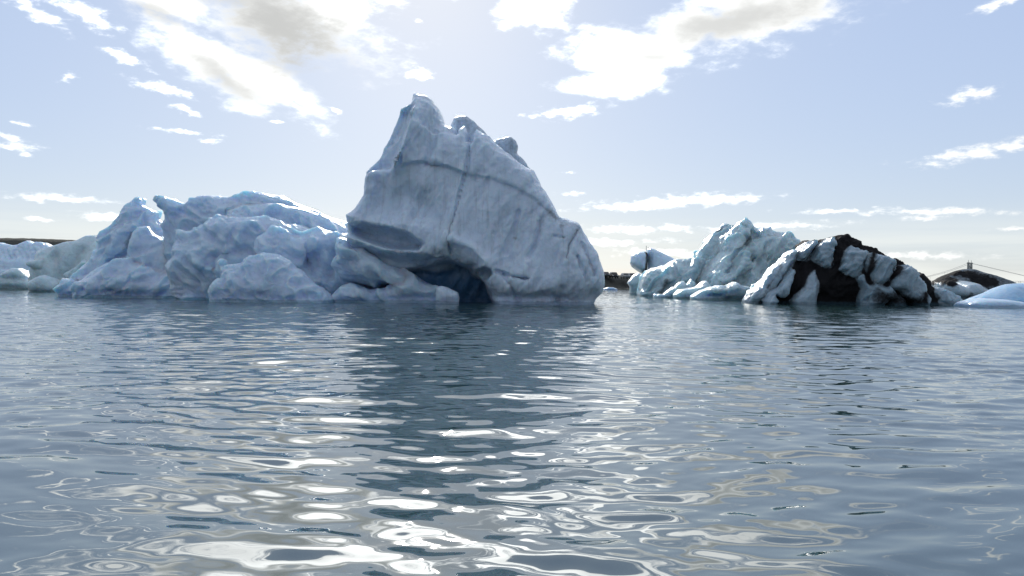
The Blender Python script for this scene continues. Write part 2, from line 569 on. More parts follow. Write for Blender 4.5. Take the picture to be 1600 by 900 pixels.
def sculpt(name, lobes, res, mat, label, cat='iceberg', group=None, noise=((2.5, 0.35), (1.0, 0.14), (0.45, 0.06)),
           stretch=(1, 1, 1), scallop=0.0, scal_size=1.0, ridged=0.0, stains_and_shade=(), seed=1, shear=0.0, noise_blue=0.0, part_labels=None, relaxn=1, crests=(), soft=0.13):
    xs = [p[0] for l in lobes for p in l.P]
    zs = [p[1] for l in lobes for p in l.P]
    y0 = min(l.yrange()[0] for l in lobes)
    y1 = max(l.yrange()[1] for l in lobes)
    x0, x1 = min(xs) - 0.8, max(xs) + 0.8
    z0, z1 = -1.2, max(zs) + 0.8
    gx = np.arange(x0, x1, res, dtype=np.float32)
    gy = np.arange(y0, y1, res, dtype=np.float32)
    gz = np.arange(z0, z1, res, dtype=np.float32)
    X2, Z2 = np.meshgrid(gx, gz, indexing='ij')
    F = None
    for l in lobes:
        tw = l.two(X2, Z2)
        f = l.field(gy[None, :, None], tuple(t[:, None, :] for t in tw)).astype(np.float32)
        if F is None:
            F = f
        elif l.cut:
            F = -smin(-F, f, l.k)
        else:
            F = smin(F, f, l.k)
    # close under water
    F[:, :, 0] = 1
    F[0], F[-1] = 1, 1
    F[:, 0], F[:, -1] = 1, 1
    V, Q = surface_nets(F, (x0, y0, z0), res)
    V = relax(V, Q, relaxn, 0.5)
    N = vnormals(V, Q)
    # natural roughness
    st = np.array(stretch, np.float32)
    disp = np.zeros(len(V), np.float32)
    Vs = V.copy()
    if shear:
        Vs[:, 0] = Vs[:, 0] + shear * Vs[:, 2]
    low = gnoise(Vs / 4.0 + 9.1, seed)
    mod = 0.35 + 1.1 * sstep(gnoise(Vs / 2.7 + 1.7, seed + 77), -0.25, 0.35)
    for i, (size, amp) in enumerate(noise):
        nz = gnoise(Vs / (size * st) + 3.7 * i, seed + 11 * i)
        if ridged:
            nz = nz * (1 - ridged) + ridged * (0.28 - np.abs(nz)) * 1.6
        disp += amp * 1.6 * nz * (1.0 if i == 0 else mod)
    for i, (size, amp) in enumerate(crests):
        w3 = np.stack([gnoise(Vs / (size * 0.8) + 7.7 * q, seed + 91 + q) for q in range(3)], 1)
        nz = gnoise((Vs / st + w3 * size * 0.7) / size + 2.9 * i, seed + 55 + i)
        r = (1 - np.clip(np.abs(nz) * 2.8, 0, 1)) ** 1.6
        disp += amp * (r - 0.35) * (1.0 if i == 0 else mod)
    if scallop:
        d1, d2 = cells(Vs / (scal_size * st) + 0.35 * gnoise(Vs / scal_size * 1.3, seed + 5)[:, None], seed + 3)
        disp += scallop * (d1 * d1 * 1.4 - 0.45) * (0.5 + sstep(low, -0.2, 0.3))
        d1, d2 = cells(Vs / (scal_size * 0.42 * st) + 0.3 * gnoise(Vs / scal_size * 3, seed + 6)[:, None], seed + 4)
        disp += 0.3 * scallop * (d1 * d1 * 1.4 - 0.45) * mod
    keep = sstep(V[:, 2], -0.3, 0.4)
    V = V + N * (disp * (0.3 + 0.7 * keep) * (0.3 + 0.7 * sstep(np.abs(N[:, 1]), 0.05, 0.5)))[:, None]
    N = vnormals(V, Q)
    # which lobe owns each vertex, and its blue and dark tones, painted shade included
    best = np.full(len(V), 1e9, np.float32)
    own = np.zeros(len(V), np.int32)
    wsum = np.zeros(len(V), np.float32)
    blue = np.zeros(len(V), np.float32)
    dirt = np.zeros(len(V), np.float32)
    fs = []
    for l in lobes:
        f = l.field(V[:, 1], l.two(V[:, 0], V[:, 2]))
        fs.append(np.abs(f) if l.cut else f)
    fs = np.stack(fs)
    fs += np.array([[0.0 if not l.cut else 0.05] for l in lobes], np.float32)
    own = np.argmin(fs, 0)
    for i, l in enumerate(lobes):
        wgt = np.exp(-(fs[i] - fs.min(0)) / soft)
        wsum += wgt
        blue += wgt * l.blue
        dirt += wgt * l.dirt
    blue /= wsum
    dirt /= wsum
    for P, D, w, amt in stains_and_shade:
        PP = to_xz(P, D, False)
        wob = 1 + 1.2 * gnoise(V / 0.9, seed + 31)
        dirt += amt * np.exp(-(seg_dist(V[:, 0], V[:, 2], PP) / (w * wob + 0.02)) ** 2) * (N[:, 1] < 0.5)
    blue += noise_blue * gnoise(V / 3.0 + 5, seed + 41) * 2
    TRIS[0] += 2 * len(Q)
    # split by part
    names = []
    for l in lobes:
        if l.part not in names:
            names.append(l.part)
    pid = np.array([names.index(l.part) for l in lobes])[own]
    fpid = np.sort(pid[Q], 1)[:, 1]
    cx, cy = float(V[:, 0].mean()), float(V[:, 1].mean())
    org = np.array([cx, cy, 0], np.float32)
    single = len(names) == 1
    root = None
    if not single:
        root = empty(name, (cx, cy, 0))
    for pi, pn in enumerate(names):
        fq = Q[fpid == pi]
        if len(fq) == 0:
            continue
        used, inv = np.unique(fq, return_inverse=True)
        fq2 = inv.reshape(fq.shape).astype(np.int32)
        me = mesh_arrays(pn if not single else name, V[used] - org, fq2, mat,
                         {'dirt': np.clip(dirt[used], 0, 1.5), 'blue': np.clip(blue[used], 0, 1)}, True, N[used])
        o = bpy.data.objects.new(pn.split('#')[0] if not single else name, me)
        if single:
            o.location = (cx, cy, 0)
            link(o)
            root = o
        else:
            link(o, root)
            if part_labels and pn in part_labels:
                o['label'] = part_labels[pn]
    tag(root, label, cat, group)
    return root


# ------------------------------------------------------------------ materials
def new_mat(name):
    m = bpy.data.materials.new(name)
    m.use_nodes = True
    t = NT(m.node_tree)
    t.n.clear()
    return m, t


def simple_mat(name, col, rough=0.6, metal=0.0, var=0.15, scale=3.0):
    m, t = new_mat(name)
    tc = t.node('ShaderNodeTexCoord').outputs['Object']
    n, _ = t.noise(tc, scale, 4)
    c = t.mix(n, tuple(v * (1 - var) for v in col) + (1,), tuple(min(1, v * (1 + var)) for v in col) + (1,))
    b = t.node('ShaderNodeBsdfPrincipled', {'Base Color': c, 'Roughness': rough, 'Metallic': metal})
    t.node('ShaderNodeOutputMaterial', {'Surface': b.outputs[0]})
    return m


def ice_mat(name, base=(0.72, 0.80, 0.86), deep=(0.13, 0.33, 0.47), dirtc=(0.030, 0.027, 0.024), streak=0.0, tint=(0.6, 0.66, 0.66),
            bump=1.0, fine=0.8, sss=0.5, streak_rot=22, blotch=0.12, sscale=0.8):
    m, t = new_mat(name)
    tc = t.node('ShaderNodeTexCoord').outputs['Object']
    dirt = t.node('ShaderNodeAttribute', attribute_name='dirt').outputs['Fac']
    blue = t.node('ShaderNodeAttribute', attribute_name='blue').outputs['Fac']
    n1, _ = t.noise(tc, 0.5, 6, 0.6)
    n2, _ = t.noise(tc, 4.0, 6, 0.62)
    n3, _ = t.noise(tc, 1.6, 5, 0.6, 0.6)
    # bluer and greyer veins
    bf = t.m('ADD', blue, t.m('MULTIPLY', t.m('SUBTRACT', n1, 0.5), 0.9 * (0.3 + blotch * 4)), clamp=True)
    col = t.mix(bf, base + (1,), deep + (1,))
    col = t.mix(t.smooth(n3, 0.45, 0.75, 0.0, 0.7), col, t.mix(bf, tint + (1,), tuple(v * 0.9 for v in deep) + (1,)))
    # silt carried along flow bands
    sv = t.mapping(tc, rot=(0, R(streak_rot), 0), scale=(2.2, 0.6, 0.13))
    s1, _ = t.noise(sv, 1.0, 7, 0.68, 0.3)
    sf = t.m('MULTIPLY', t.smooth(s1, 0.50, 0.80), streak)
    silt = (0.10, 0.095, 0.085, 1)
    col = t.mix(t.m('MINIMUM', sf, 0.85), col, silt)
    df = t.m('ADD', dirt, t.m('MULTIPLY', t.m('SUBTRACT', n2, 0.5), t.m('MULTIPLY', t.smooth(dirt, 0.0, 0.35), 0.6)))
    df = t.smooth(df, 0.12, 0.85)
    dcol = t.mix(n2, dirtc + (1,), tuple(v * 2.2 for v in dirtc) + (1,))
    col = t.mix(df, col, dcol)
    # band kept wet by the ripples
    gz = t.node('ShaderNodeSeparateXYZ', {0: t.node('ShaderNodeNewGeometry').outputs['Position']}).outputs[2]
    wet = t.smooth(t.m('ADD', gz, t.m('MULTIPLY', t.m('SUBTRACT', n3, 0.5), 0.5)), 0.16, 0.34, 1.0, 0.0)
    col = t.mix(t.m('MULTIPLY', wet, 0.5), col, tuple(v * 0.5 for v in deep) + (1,))
    rough = t.m('ADD', t.m('ADD', 0.18, t.m('MULTIPLY', df, 0.4)), t.m('MULTIPLY', n2, 0.35))
    # relief too fine for the mesh
    b1, _ = t.noise(tc, 2.6, 8, 0.62)
    vo = t.node('ShaderNodeTexVoronoi', {'Vector': tc, 'Scale': 3.2, 'Randomness': 1.0}, feature='SMOOTH_F1').outputs['Distance']
    vo2 = t.node('ShaderNodeTexVoronoi', {'Vector': tc, 'Scale': 9.0, 'Randomness': 1.0}, feature='F1').outputs['Distance']
    h = t.m('ADD', t.m('MULTIPLY', b1, 0.30 * bump), t.m('ADD', t.m('MULTIPLY', vo, 0.10 * bump), t.m('MULTIPLY', vo2, 0.025 * fine)))
    h = t.m('ADD', h, t.m('MULTIPLY', s1, 0.12 * bump if streak else 0.0))
    bmp = t.node('ShaderNodeBump', {'Strength': 0.8, 'Distance': 0.5, 'Height': h}).outputs[0]
    b = t.node('ShaderNodeBsdfPrincipled', {'Base Color': col, 'Roughness': rough, 'IOR': 1.31, 'Normal': bmp,
                                            'Subsurface Weight': t.m('MULTIPLY', t.m('SUBTRACT', 1.0, df), sss) if sss else 0.0,
                                            'Subsurface Radius': (0.35, 0.85, 1.2), 'Subsurface Scale': sscale, 'Coat Weight': t.m('MULTIPLY', t.m('SUBTRACT', 1.0, df), 0.5), 'Specular IOR Level': t.m('SUBTRACT', 0.5, t.m('MULTIPLY', df, 0.35)), 'Coat Roughness': 0.12, 'Coat IOR': 1.33, 'Coat Normal': bmp})
    t.node('ShaderNodeOutputMaterial', {'Surface': b.outputs[0]})
    return m


ICE_LEFT = ice_mat('melting_ice', base=(0.60, 0.72, 0.86), tint=(0.44, 0.56, 0.69), deep=(0.10, 0.34, 0.54), sss=0.8, sscale=1.5, bump=0.9)
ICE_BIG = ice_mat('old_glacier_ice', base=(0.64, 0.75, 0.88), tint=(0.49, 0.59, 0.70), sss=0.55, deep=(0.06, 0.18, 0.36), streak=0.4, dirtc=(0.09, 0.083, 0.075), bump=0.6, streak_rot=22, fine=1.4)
ICE_RIGHT = ice_mat('green_tinged_ice', base=(0.56, 0.69, 0.74), tint=(0.40, 0.50, 0.53), sss=0.7, sscale=1.3, deep=(0.08, 0.20, 0.24), bump=1.2)
ICE_STRIPED = ice_mat('ash_banded_ice', base=(0.46, 0.56, 0.63), tint=(0.30, 0.37, 0.42), deep=(0.07, 0.15, 0.20), dirtc=(0.009, 0.009, 0.010), bump=1.0)
ICE_SNOW = ice_mat('pale_blue_ice', base=(0.60, 0.74, 0.88), tint=(0.50, 0.62, 0.74), sss=0.7, deep=(0.12, 0.36, 0.60), bump=0.4, fine=0.4)

# ------------------------------------------------------------------ water
def build_water():
    m, t = new_mat('glacial_lagoon_water')
    tc = t.node('ShaderNodeTexCoord').outputs['Object']
    v1 = t.mapping(tc, rot=(0, 0, R(8)), scale=(1.0, 1.9, 1))
    n1, _ = t.noise(v1, 1.5, 3, 0.5, 0.2)
    n2, _ = t.noise(v1, 5.0, 2, 0.5, 0.2)
    patch, _ = t.noise(tc, 0.06, 3, 0.5, 0.4)
    geo = t.node('ShaderNodeVectorMath', {0: tc}, operation='LENGTH').outputs['Value']
    far = t.smooth(geo, 12.0, 80.0)
    h = t.m('ADD', t.m('MULTIPLY', n1, t.m('MULTIPLY', far, 0.042)), t.m('MULTIPLY', n2, t.m('ADD', t.m('MULTIPLY', far, 0.004), t.smooth(patch, 0.5, 0.7, 0.0002, 0.0022))))
    bmp = t.node('ShaderNodeBump', {'Strength': 1.0, 'Distance': 1.0, 'Height': h}).outputs[0]
    col = t.mix(patch, (0.020, 0.050, 0.056, 1), (0.032, 0.070, 0.070, 1))
    b = t.node('ShaderNodeBsdfPrincipled', {'Base Color': col, 'Roughness': 0.02, 'IOR': 2.5, 'Normal': bmp})
    t.node('ShaderNodeOutputMaterial', {'Surface': b.outputs[0]})
    # polar sheet, dense towards the lagoon in view, one surface out to the horizon
    fa = np.linspace(-44, 44, 901)
    az = np.concatenate([np.linspace(-180, -44, 60)[:-1], fa, np.linspace(44, 180, 60)[1:]])
    rr = np.concatenate([[0.4, 1.5, 2.6], np.exp(np.linspace(math.log(3.6), math.log(170), 1050)), np.exp(np.linspace(math.log(170), math.log(9000), 60))[1:]])
    A, RR = np.meshgrid(np.radians(az), rr)
    X = (np.sin(A) * RR).astype(np.float32)
    Y = (np.cos(A) * RR).astype(np.float32)
    rng = np.random.default_rng(7)
    Z = np.zeros_like(X)
    # slow wandering of the wave field
    wx = 0.5 * np.sin(X * 0.21 + Y * 0.13 + 1.0) + 0.35 * np.sin(X * 0.47 - Y * 0.36 + 2.2)
    wy = 0.5 * np.sin(Y * 0.17 - X * 0.24 + 0.4) + 0.35 * np.sin(Y * 0.41 + X * 0.52 + 4.0)
    Xw, Yw = X + wx.astype(np.float32), Y + wy.astype(np.float32)
    gust = (0.75 + 0.35 * np.sin(X * 0.09 + 0.7 * np.sin(Y * 0.05)) * np.sin(Y * 0.07 + 1.3) + 0.2 * np.sin(X * 0.31 + Y * 0.22)).astype(np.float32)
    breeze = (1.0 + 0.35 * sstep(Y, 9.0, 32.0)).astype(np.float32)     # the water is calmer close to the boat
    cell = np.maximum(np.gradient(rr)[:, None], 1e-3) * np.ones_like(X)
    n = 130
    lam = np.exp(rng.uniform(math.log(0.16), math.log(5.0), n))
    th = np.radians(93 + rng.normal(0, 30, n))
    ph = rng.uniform(0, 2 * math.pi, n)
    slope_rms = 0.068
    for L, a, p in zip(lam, th, ph):
        k = 2 * math.pi / L
        wgt = math.exp(-((math.log(L / 0.75)) / 0.85) ** 2) + 0.16
        amp = slope_rms * math.sqrt(2.0 / n) * wgt * 1.45 / k
        fade = np.clip((L / (cell * 2.6)) - 0.6, 0, 1)
        rows = fade[:, 0] > 0
        g = gust[rows] if L < 1.2 else 1.0
        Z[rows] += (amp * fade[rows] * g) * np.sin(k * (math.cos(a) * Xw[rows] + math.sin(a) * Yw[rows]) + p)
    Z *= breeze
    nr, na = X.shape
    V = np.stack([X.ravel(), Y.ravel(), Z.ravel()], 1)
    idx = np.arange(nr * na, dtype=np.int32).reshape(nr, na)
    F = np.stack([idx[:-1, :-1], idx[:-1, 1:], idx[1:, 1:], idx[1:, :-1]], -1).reshape(-1, 4)[:, ::-1]
    me = mesh_arrays('water', V, F, m)
    TRIS[0] += 2 * len(F)
    o = bpy.data.objects.new('water', me)
    link(o)
    tag(o, kind='structure')


build_water()

# ------------------------------------------------------------------ far land
def build_land():
    m, t = new_mat('dark_moraine_gravel')
    tc = t.node('ShaderNodeTexCoord').outputs['Object']
    n1, _ = t.noise(tc, 0.25, 8, 0.65)
    n2, _ = t.noise(tc, 2.5, 6, 0.6)
    c = t.mix(t.smooth(n1, 0.35, 0.65), (0.035, 0.036, 0.033, 1), (0.085, 0.083, 0.066, 1))
    c = t.mix(t.m('MULTIPLY', n2, 0.6), c, (0.05, 0.055, 0.042, 1))
    bmp = t.node('ShaderNodeBump', {'Strength': 0.7, 'Distance': 0.6, 'Height': n2}).outputs[0]
    b = t.node('ShaderNodeBsdfPrincipled', {'Base Color': c, 'Roughness': 0.95, 'Normal': bmp})
    t.node('ShaderNodeOutputMaterial', {'Surface': b.outputs[0]})

    def strip(name, a, b_, hs, depth, back, nx, seed, top_noise):
        """bank between two points of the shoreline, crest heights hs[0]..hs[1]"""
        a, b_ = np.array(a, float), np.array(b_, float)
        dirv = (b_ - a) / np.linalg.norm(b_ - a)
        nrm = np.array([-dirv[1], dirv[0]])
        ts = np.concatenate([np.linspace(-0.15, 1, 14), np.linspace(1.1, 12, 16) ** 1.3])
        ss = np.linspace(0, 1, nx)
        S, T = np.meshgrid(ss, ts, indexing='ij')
        P = a[None, None] + (b_ - a)[None, None] * S[..., None] + nrm[None, None] * (T * depth)[..., None]
        q = np.stack([P[..., 0].ravel(), P[..., 1].ravel(), np.zeros(P[..., 0].size)], 1)
        nz = gnoise(q / 9.0, seed) + 0.5 * gnoise(q / 3.0, seed + 1) + 0.25 * gnoise(q / 1.2, seed + 2)
        nz = nz.reshape(S.shape)
        crest = np.interp(S, np.linspace(0, 1, len(hs)), hs)
        Z = crest * sstep(T, -0.05, 1.0) - 0.5 * (T < 0) + nz * top_noise * np.clip(T * 2, 0.1, 1) * crest * 0.25 - back * np.maximum(T - 1, 0)
        V = np.stack([P[..., 0].ravel(), P[..., 1].ravel(), Z.ravel()], 1)
        idx = np.arange(S.size).reshape(S.shape)
        F = np.stack([idx[:-1, :-1], idx[1:, :-1], idx[1:, 1:], idx[:-1, 1:]], -1).reshape(-1, 4)
        me = mesh_arrays(name, V, F, m)
        o = bpy.data.objects.new(name, me)
        link(o)
        tag(o, kind='structure')
        return o
    p1 = at(880, 451.5, 206)
    p2 = at(1700, 450.0, 520)
    strip('shore', (p1.x, 206), (p2.x, 520), (4.1, 3.6, 3.2, 2.6, 2.3), 9.0, 0.02, 260, 5, 0.55)
    # low dark hill on the far left
    hl = at(-420, 432, 900)
    hr = at(420, 432, 900)
    strip('hill', (hl.x, 840), (hr.x, 900), (34, 44, 49, 50, 47, 28, 4), 90.0, 0.3, 200, 9, 0.06)


build_land()

# ------------------------------------------------------------------ icebergs
def big_berg():
    D = 75.0
    body = [(542, 336), (556, 326), (570, 308), (571, 268), (590, 246), (606, 210), (624, 164), (639, 159), (646, 147), (658, 150), (678, 160),
            (690, 178), (694, 192), (702, 196), (711, 199), (713, 211), (717, 200), (726, 196), (730, 206), (731, 222), (744, 201), (754, 206), (770, 219), (790, 236),
            (810, 252), (834, 267), (846, 290), (862, 318), (874, 338), (886, 342), (902, 349), (914, 367), (923, 382), (932, 400), (942, 426), (943, 445), (939, 458),
            (930, 467), (912, 474), (850, 484), (785, 484), (766, 466), (757, 442), (735, 421), (705, 409), (685, 412), (658, 418), (628, 424), (595, 420), (562, 404), (548, 378), (545, 350)]
    rel = [
        ('area', [(520, 384), (560, 380), (590, 388), (620, 396), (650, 402), (672, 404), (660, 440), (520, 440)], 0.9, -3.4),
        # bright ridge falling from the summit, with the sunk facet on its left
        ('area', [(560, 268), (575, 262), (605, 258), (622, 230), (634, 180), (636, 150), (600, 150), (570, 240)], 0.7, -2.8),
        ('line', [(641, 160), (636, 190), (626, 225), (612, 256)], 0.35, 1.6),
        # block under the summit
        ('area', [(640, 178), (655, 188), (676, 197), (712, 200), (730, 205), (728, 262), (724, 270), (700, 258), (660, 249), (622, 256), (630, 215)], 0.2, 0.6),
        ('line', [(675, 200), (668, 230), (664, 250)], 0.35, -0.5),
        # upper right slab
        ('area', [(731, 215), (744, 204), (770, 222), (800, 246), (836, 270), (850, 300), (868, 330), (884, 342), (870, 340), (840, 312), (800, 288), (765, 276), (728, 270)], 0.25, 0.35),
        # scoops on the left side
        ('line', [(590, 282), (604, 262)], 1.1, -0.9),
        ('line', [(600, 320), (630, 305), (655, 318)], 1.7, -1.7),
        ('line', [(655, 285), (672, 310), (690, 335)], 1.2, 0.5),
        ('line', [(565, 300), (600, 345), (650, 352)], 1.1, 0.5),
        # vertical crack and its splinters
        ('line', [(730, 206), (731, 226), (726, 262), (719, 292), (713, 318), (705, 350)], 0.07, -0.35),
        ('line', [(705, 350), (700, 372), (702, 395)], 0.12, -0.8),
        ('area', [(712, 255), (731, 235), (716, 320), (702, 360), (698, 330)], 0.4, 0.25),
        # lower hull, cobbles of ice near the water
        ('line', [(775, 424), (800, 432), (826, 436)], 0.12, -0.6),
        ('line', [(787, 428), (800, 452), (812, 470)], 0.16, -0.5),
        ('line', [(700, 372), (735, 385), (760, 410), (752, 432)], 0.5, 0.7),
        ('line', [(812, 330), (802, 360), (790, 395)], 0.2, -0.35),
        ('line', [(846, 340), (838, 380), (826, 402)], 0.25, -0.4),
        ('line', [(904, 358), (892, 378), (886, 405)], 0.14, -0.4),
        ('line', [(864, 368), (884, 371)], 0.1, -0.25),
        ('line', [(912, 380), (922, 408), (930, 430)], 0.16, -0.4),
        ('line', [(902, 400), (912, 424), (917, 440)], 0.13, -0.4),
        ('line', [(760, 460), (800, 466), (860, 466), (900, 470)], 0.5, -0.8),
        ('line', [(878, 452), (872, 468)], 0.3, -0.6),
        ('line', [(800, 470), (830, 455), (860, 450)], 0.9, 0.5),
    ]
    lobes = [
        Lobe(body, D, 5.2, 1.4, 'ice_mass', lean=0.10, taper=0.45, relief=rel, back=7.0),
        # lower left flank joining the mound
        Lobe([(556, 345), (600, 345), (650, 356), (700, 365), (752, 385), (800, 430), (810, 484), (556, 484), (545, 400)], 81.0, 4.0, 2.0, 'cave_wall', k=0.8, blue=0.9, taper=0.0),  # deep blue colour stands in for the shade inside the cave
        Lobe([(535, 366), (556, 366), (580, 372), (605, 384), (640, 390), (665, 395), (690, 400), (712, 410), (716, 420), (690, 424), (655, 418), (630, 418), (600, 430), (560, 420), (530, 400)], 78.6, 2.6, 1.3, 'ice_mass', k=0.9),
        # summit block in its own plane, and the dark rocks behind the crest
        Lobe([(642, 176), (646, 147), (658, 150), (678, 160), (690, 178), (694, 196), (676, 196)], 77.5, 1.6, 0.9, 'summit_block', k=0.5, dirt=0.12),
        Lobe([(706, 215), (703, 196), (708, 185), (718, 181), (730, 182), (742, 190), (752, 201), (766, 216), (760, 235), (720, 235)], 80.5, 1.6, 0.9, 'silt_covered_block', k=0.3, dirt=0.34),
        Lobe([(770, 225), (778, 219), (788, 218), (797, 215), (806, 220), (810, 230), (808, 240), (820, 252), (832, 268), (820, 275), (790, 250)], 79.5, 1.3, 0.7, 'silt_covered_block#2', k=0.3, dirt=0.34),
        # scarp below the ledge on the right edge
        # caves, their shade painted in as deep blue
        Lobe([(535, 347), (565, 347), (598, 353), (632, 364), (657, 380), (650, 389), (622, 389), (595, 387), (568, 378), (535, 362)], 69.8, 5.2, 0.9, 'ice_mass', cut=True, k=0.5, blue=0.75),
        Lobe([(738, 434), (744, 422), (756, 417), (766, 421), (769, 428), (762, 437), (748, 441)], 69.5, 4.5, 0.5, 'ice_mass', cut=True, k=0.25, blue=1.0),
    ]
    st = [([(664, 250), (700, 258), (727, 270)], 70, 0.12, 0.12), ([(728, 270), (765, 277), (800, 290), (840, 312), (872, 338)], 70, 0.14, 0.16),  # both ledge strokes paint the shade line under the overhang
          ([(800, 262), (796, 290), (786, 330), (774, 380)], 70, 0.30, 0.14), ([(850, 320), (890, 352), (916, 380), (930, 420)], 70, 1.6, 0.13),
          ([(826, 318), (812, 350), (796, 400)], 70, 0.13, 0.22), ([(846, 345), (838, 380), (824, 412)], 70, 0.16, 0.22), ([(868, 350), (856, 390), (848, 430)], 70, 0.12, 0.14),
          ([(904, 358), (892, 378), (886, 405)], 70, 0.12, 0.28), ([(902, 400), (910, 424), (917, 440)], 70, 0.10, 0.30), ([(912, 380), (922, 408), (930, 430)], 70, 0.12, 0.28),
          ([(731, 226), (726, 262), (719, 292), (713, 318), (705, 350)], 70, 0.045, 0.5), ([(711, 268), (704, 300)], 70, 0.05, 0.28), ([(880, 350), (872, 400), (866, 460)], 70, 0.2, 0.12),  # crack strokes put the shade of the narrow gap into the colour
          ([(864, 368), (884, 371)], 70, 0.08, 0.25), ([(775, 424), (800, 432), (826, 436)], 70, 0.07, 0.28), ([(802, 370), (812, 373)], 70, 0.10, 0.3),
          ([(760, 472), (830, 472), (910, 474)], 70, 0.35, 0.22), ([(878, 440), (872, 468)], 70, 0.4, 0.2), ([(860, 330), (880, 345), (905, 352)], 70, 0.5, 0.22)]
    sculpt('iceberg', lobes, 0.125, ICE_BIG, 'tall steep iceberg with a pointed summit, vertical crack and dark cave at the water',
           noise=((3.5, 0.42), (1.3, 0.14), (0.55, 0.07), (0.28, 0.035)), crests=((2.6, 0.12), (0.9, 0.06)), stretch=(0.6, 0.9, 2.0), shear=-0.35, seed=3, stains_and_shade=st, noise_blue=0.06,
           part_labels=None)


def mound_berg():
    L = []
    # back ridge with the horn
    L.append(Lobe([(248, 308), (262, 309), (278, 315), (297, 321), (316, 307), (333, 307), (357, 310), (388, 303), (410, 303), (441, 307), (450, 313), (470, 321),
                   (508, 336), (534, 346), (556, 352), (590, 372), (600, 480), (270, 480), (262, 350), (268, 337), (262, 327)], 88, 3.0, 1.5, 'back_ridge', blue=0.05, taper=0.2, k=0.5))
    L.append(Lobe([(359, 330), (380, 322), (413, 320), (441, 320), (473, 328), (510, 338), (540, 355), (575, 372), (610, 395), (640, 415), (640, 480), (360, 480)], 85.5, 2.6, 1.4, 'middle_ridge', blue=0.1, k=0.35))
    # front mass
    L.append(Lobe([(285, 363), (310, 357), (330, 347), (345, 337), (361, 340), (389, 342), (422, 340), (441, 348), (466, 350), (483, 358), (501, 356), (520, 362),
                   (548, 376), (568, 386), (587, 400), (606, 414), (622, 420), (640, 440), (640, 480), (300, 480), (270, 420)], 80.5, 4.2, 3.0, 'front_mass', blue=0.08, taper=0.45, k=0.6,
                  relief=[('line', [(548, 376), (535, 392), (522, 405), (516, 430)], 0.5, -0.9), ('line', [(360, 345), (350, 380), (322, 400), (316, 440)], 0.6, -0.6),
                          ('line', [(408, 372), (400, 400), (380, 420)], 0.6, -0.5), ('line', [(484, 370), (500, 400), (500, 430)], 1.5, 0.8),
                          ('line', [(470, 385), (474, 410)], 0.6, -0.6),
                          ('line', [(362, 342), (352, 362), (344, 384), (322, 398), (312, 412), (322, 432)], 0.7, 1.0), ('line', [(389, 344), (373, 360), (369, 376)], 0.5, 0.7),
                          ('line', [(466, 352), (458, 366), (446, 360)], 0.4, 0.5), ('line', [(483, 359), (490, 374), (482, 390)], 0.5, 0.8),
                          ('area', [(455, 395), (500, 390), (520, 420), (515, 445), (480, 430)], 1.2, -1.3), ('area', [(330, 400), (380, 385), (392, 396), (345, 400), (335, 430)], 1.0, -1.1)]))
    L.append(Lobe([(408, 376), (420, 362), (432, 354), (444, 361), (458, 370), (474, 371), (482, 385), (476, 410), (468, 440), (420, 440), (402, 405)], 77.5, 2.3, 1.5, 'front_mass', k=0.9, taper=0.3))
    L.append(Lobe([(523, 404), (546, 380), (566, 388), (590, 402), (606, 416), (616, 424), (610, 440), (588, 450), (560, 442), (535, 436)], 76.0, 2.4, 1.8, 'front_mass', k=0.7, blue=0.05))
    L.append(Lobe([(530, 372), (548, 376), (568, 386), (587, 400), (606, 414), (622, 420), (640, 428), (636, 450), (600, 440), (560, 430), (528, 410)], 74.4, 2.3, 1.4, 'front_mass', k=0.5))
    # curved tail with raised rim
    L.append(Lobe([(519, 466), (524, 457), (533, 448), (547, 441), (556, 444), (565, 448), (577, 452), (589, 452), (603, 448), (614, 440), (620, 427), (631, 419), (649, 430), (663, 441),
                   (682, 449), (702, 465), (703, 480), (518, 480)], 74.5, 2.0, 1.1, 'curved_tail', k=0.25, taper=0.3))
    # bergs to the left: rocky foot, pale ridge
    sculpt('iceberg', L, 0.125, ICE_LEFT, 'long blue iceberg with a horn at its left end, sloping down to the tall one', seed=12,
           noise=((3.2, 0.3), (1.4, 0.12), (0.6, 0.06), (0.28, 0.03)), scallop=0.28, scal_size=2.0, ridged=0.4, crests=((3.6, 0.48), (1.6, 0.17), (0.7, 0.08)), stretch=(1.0, 1.0, 0.85), shear=0.5, noise_blue=0.22)


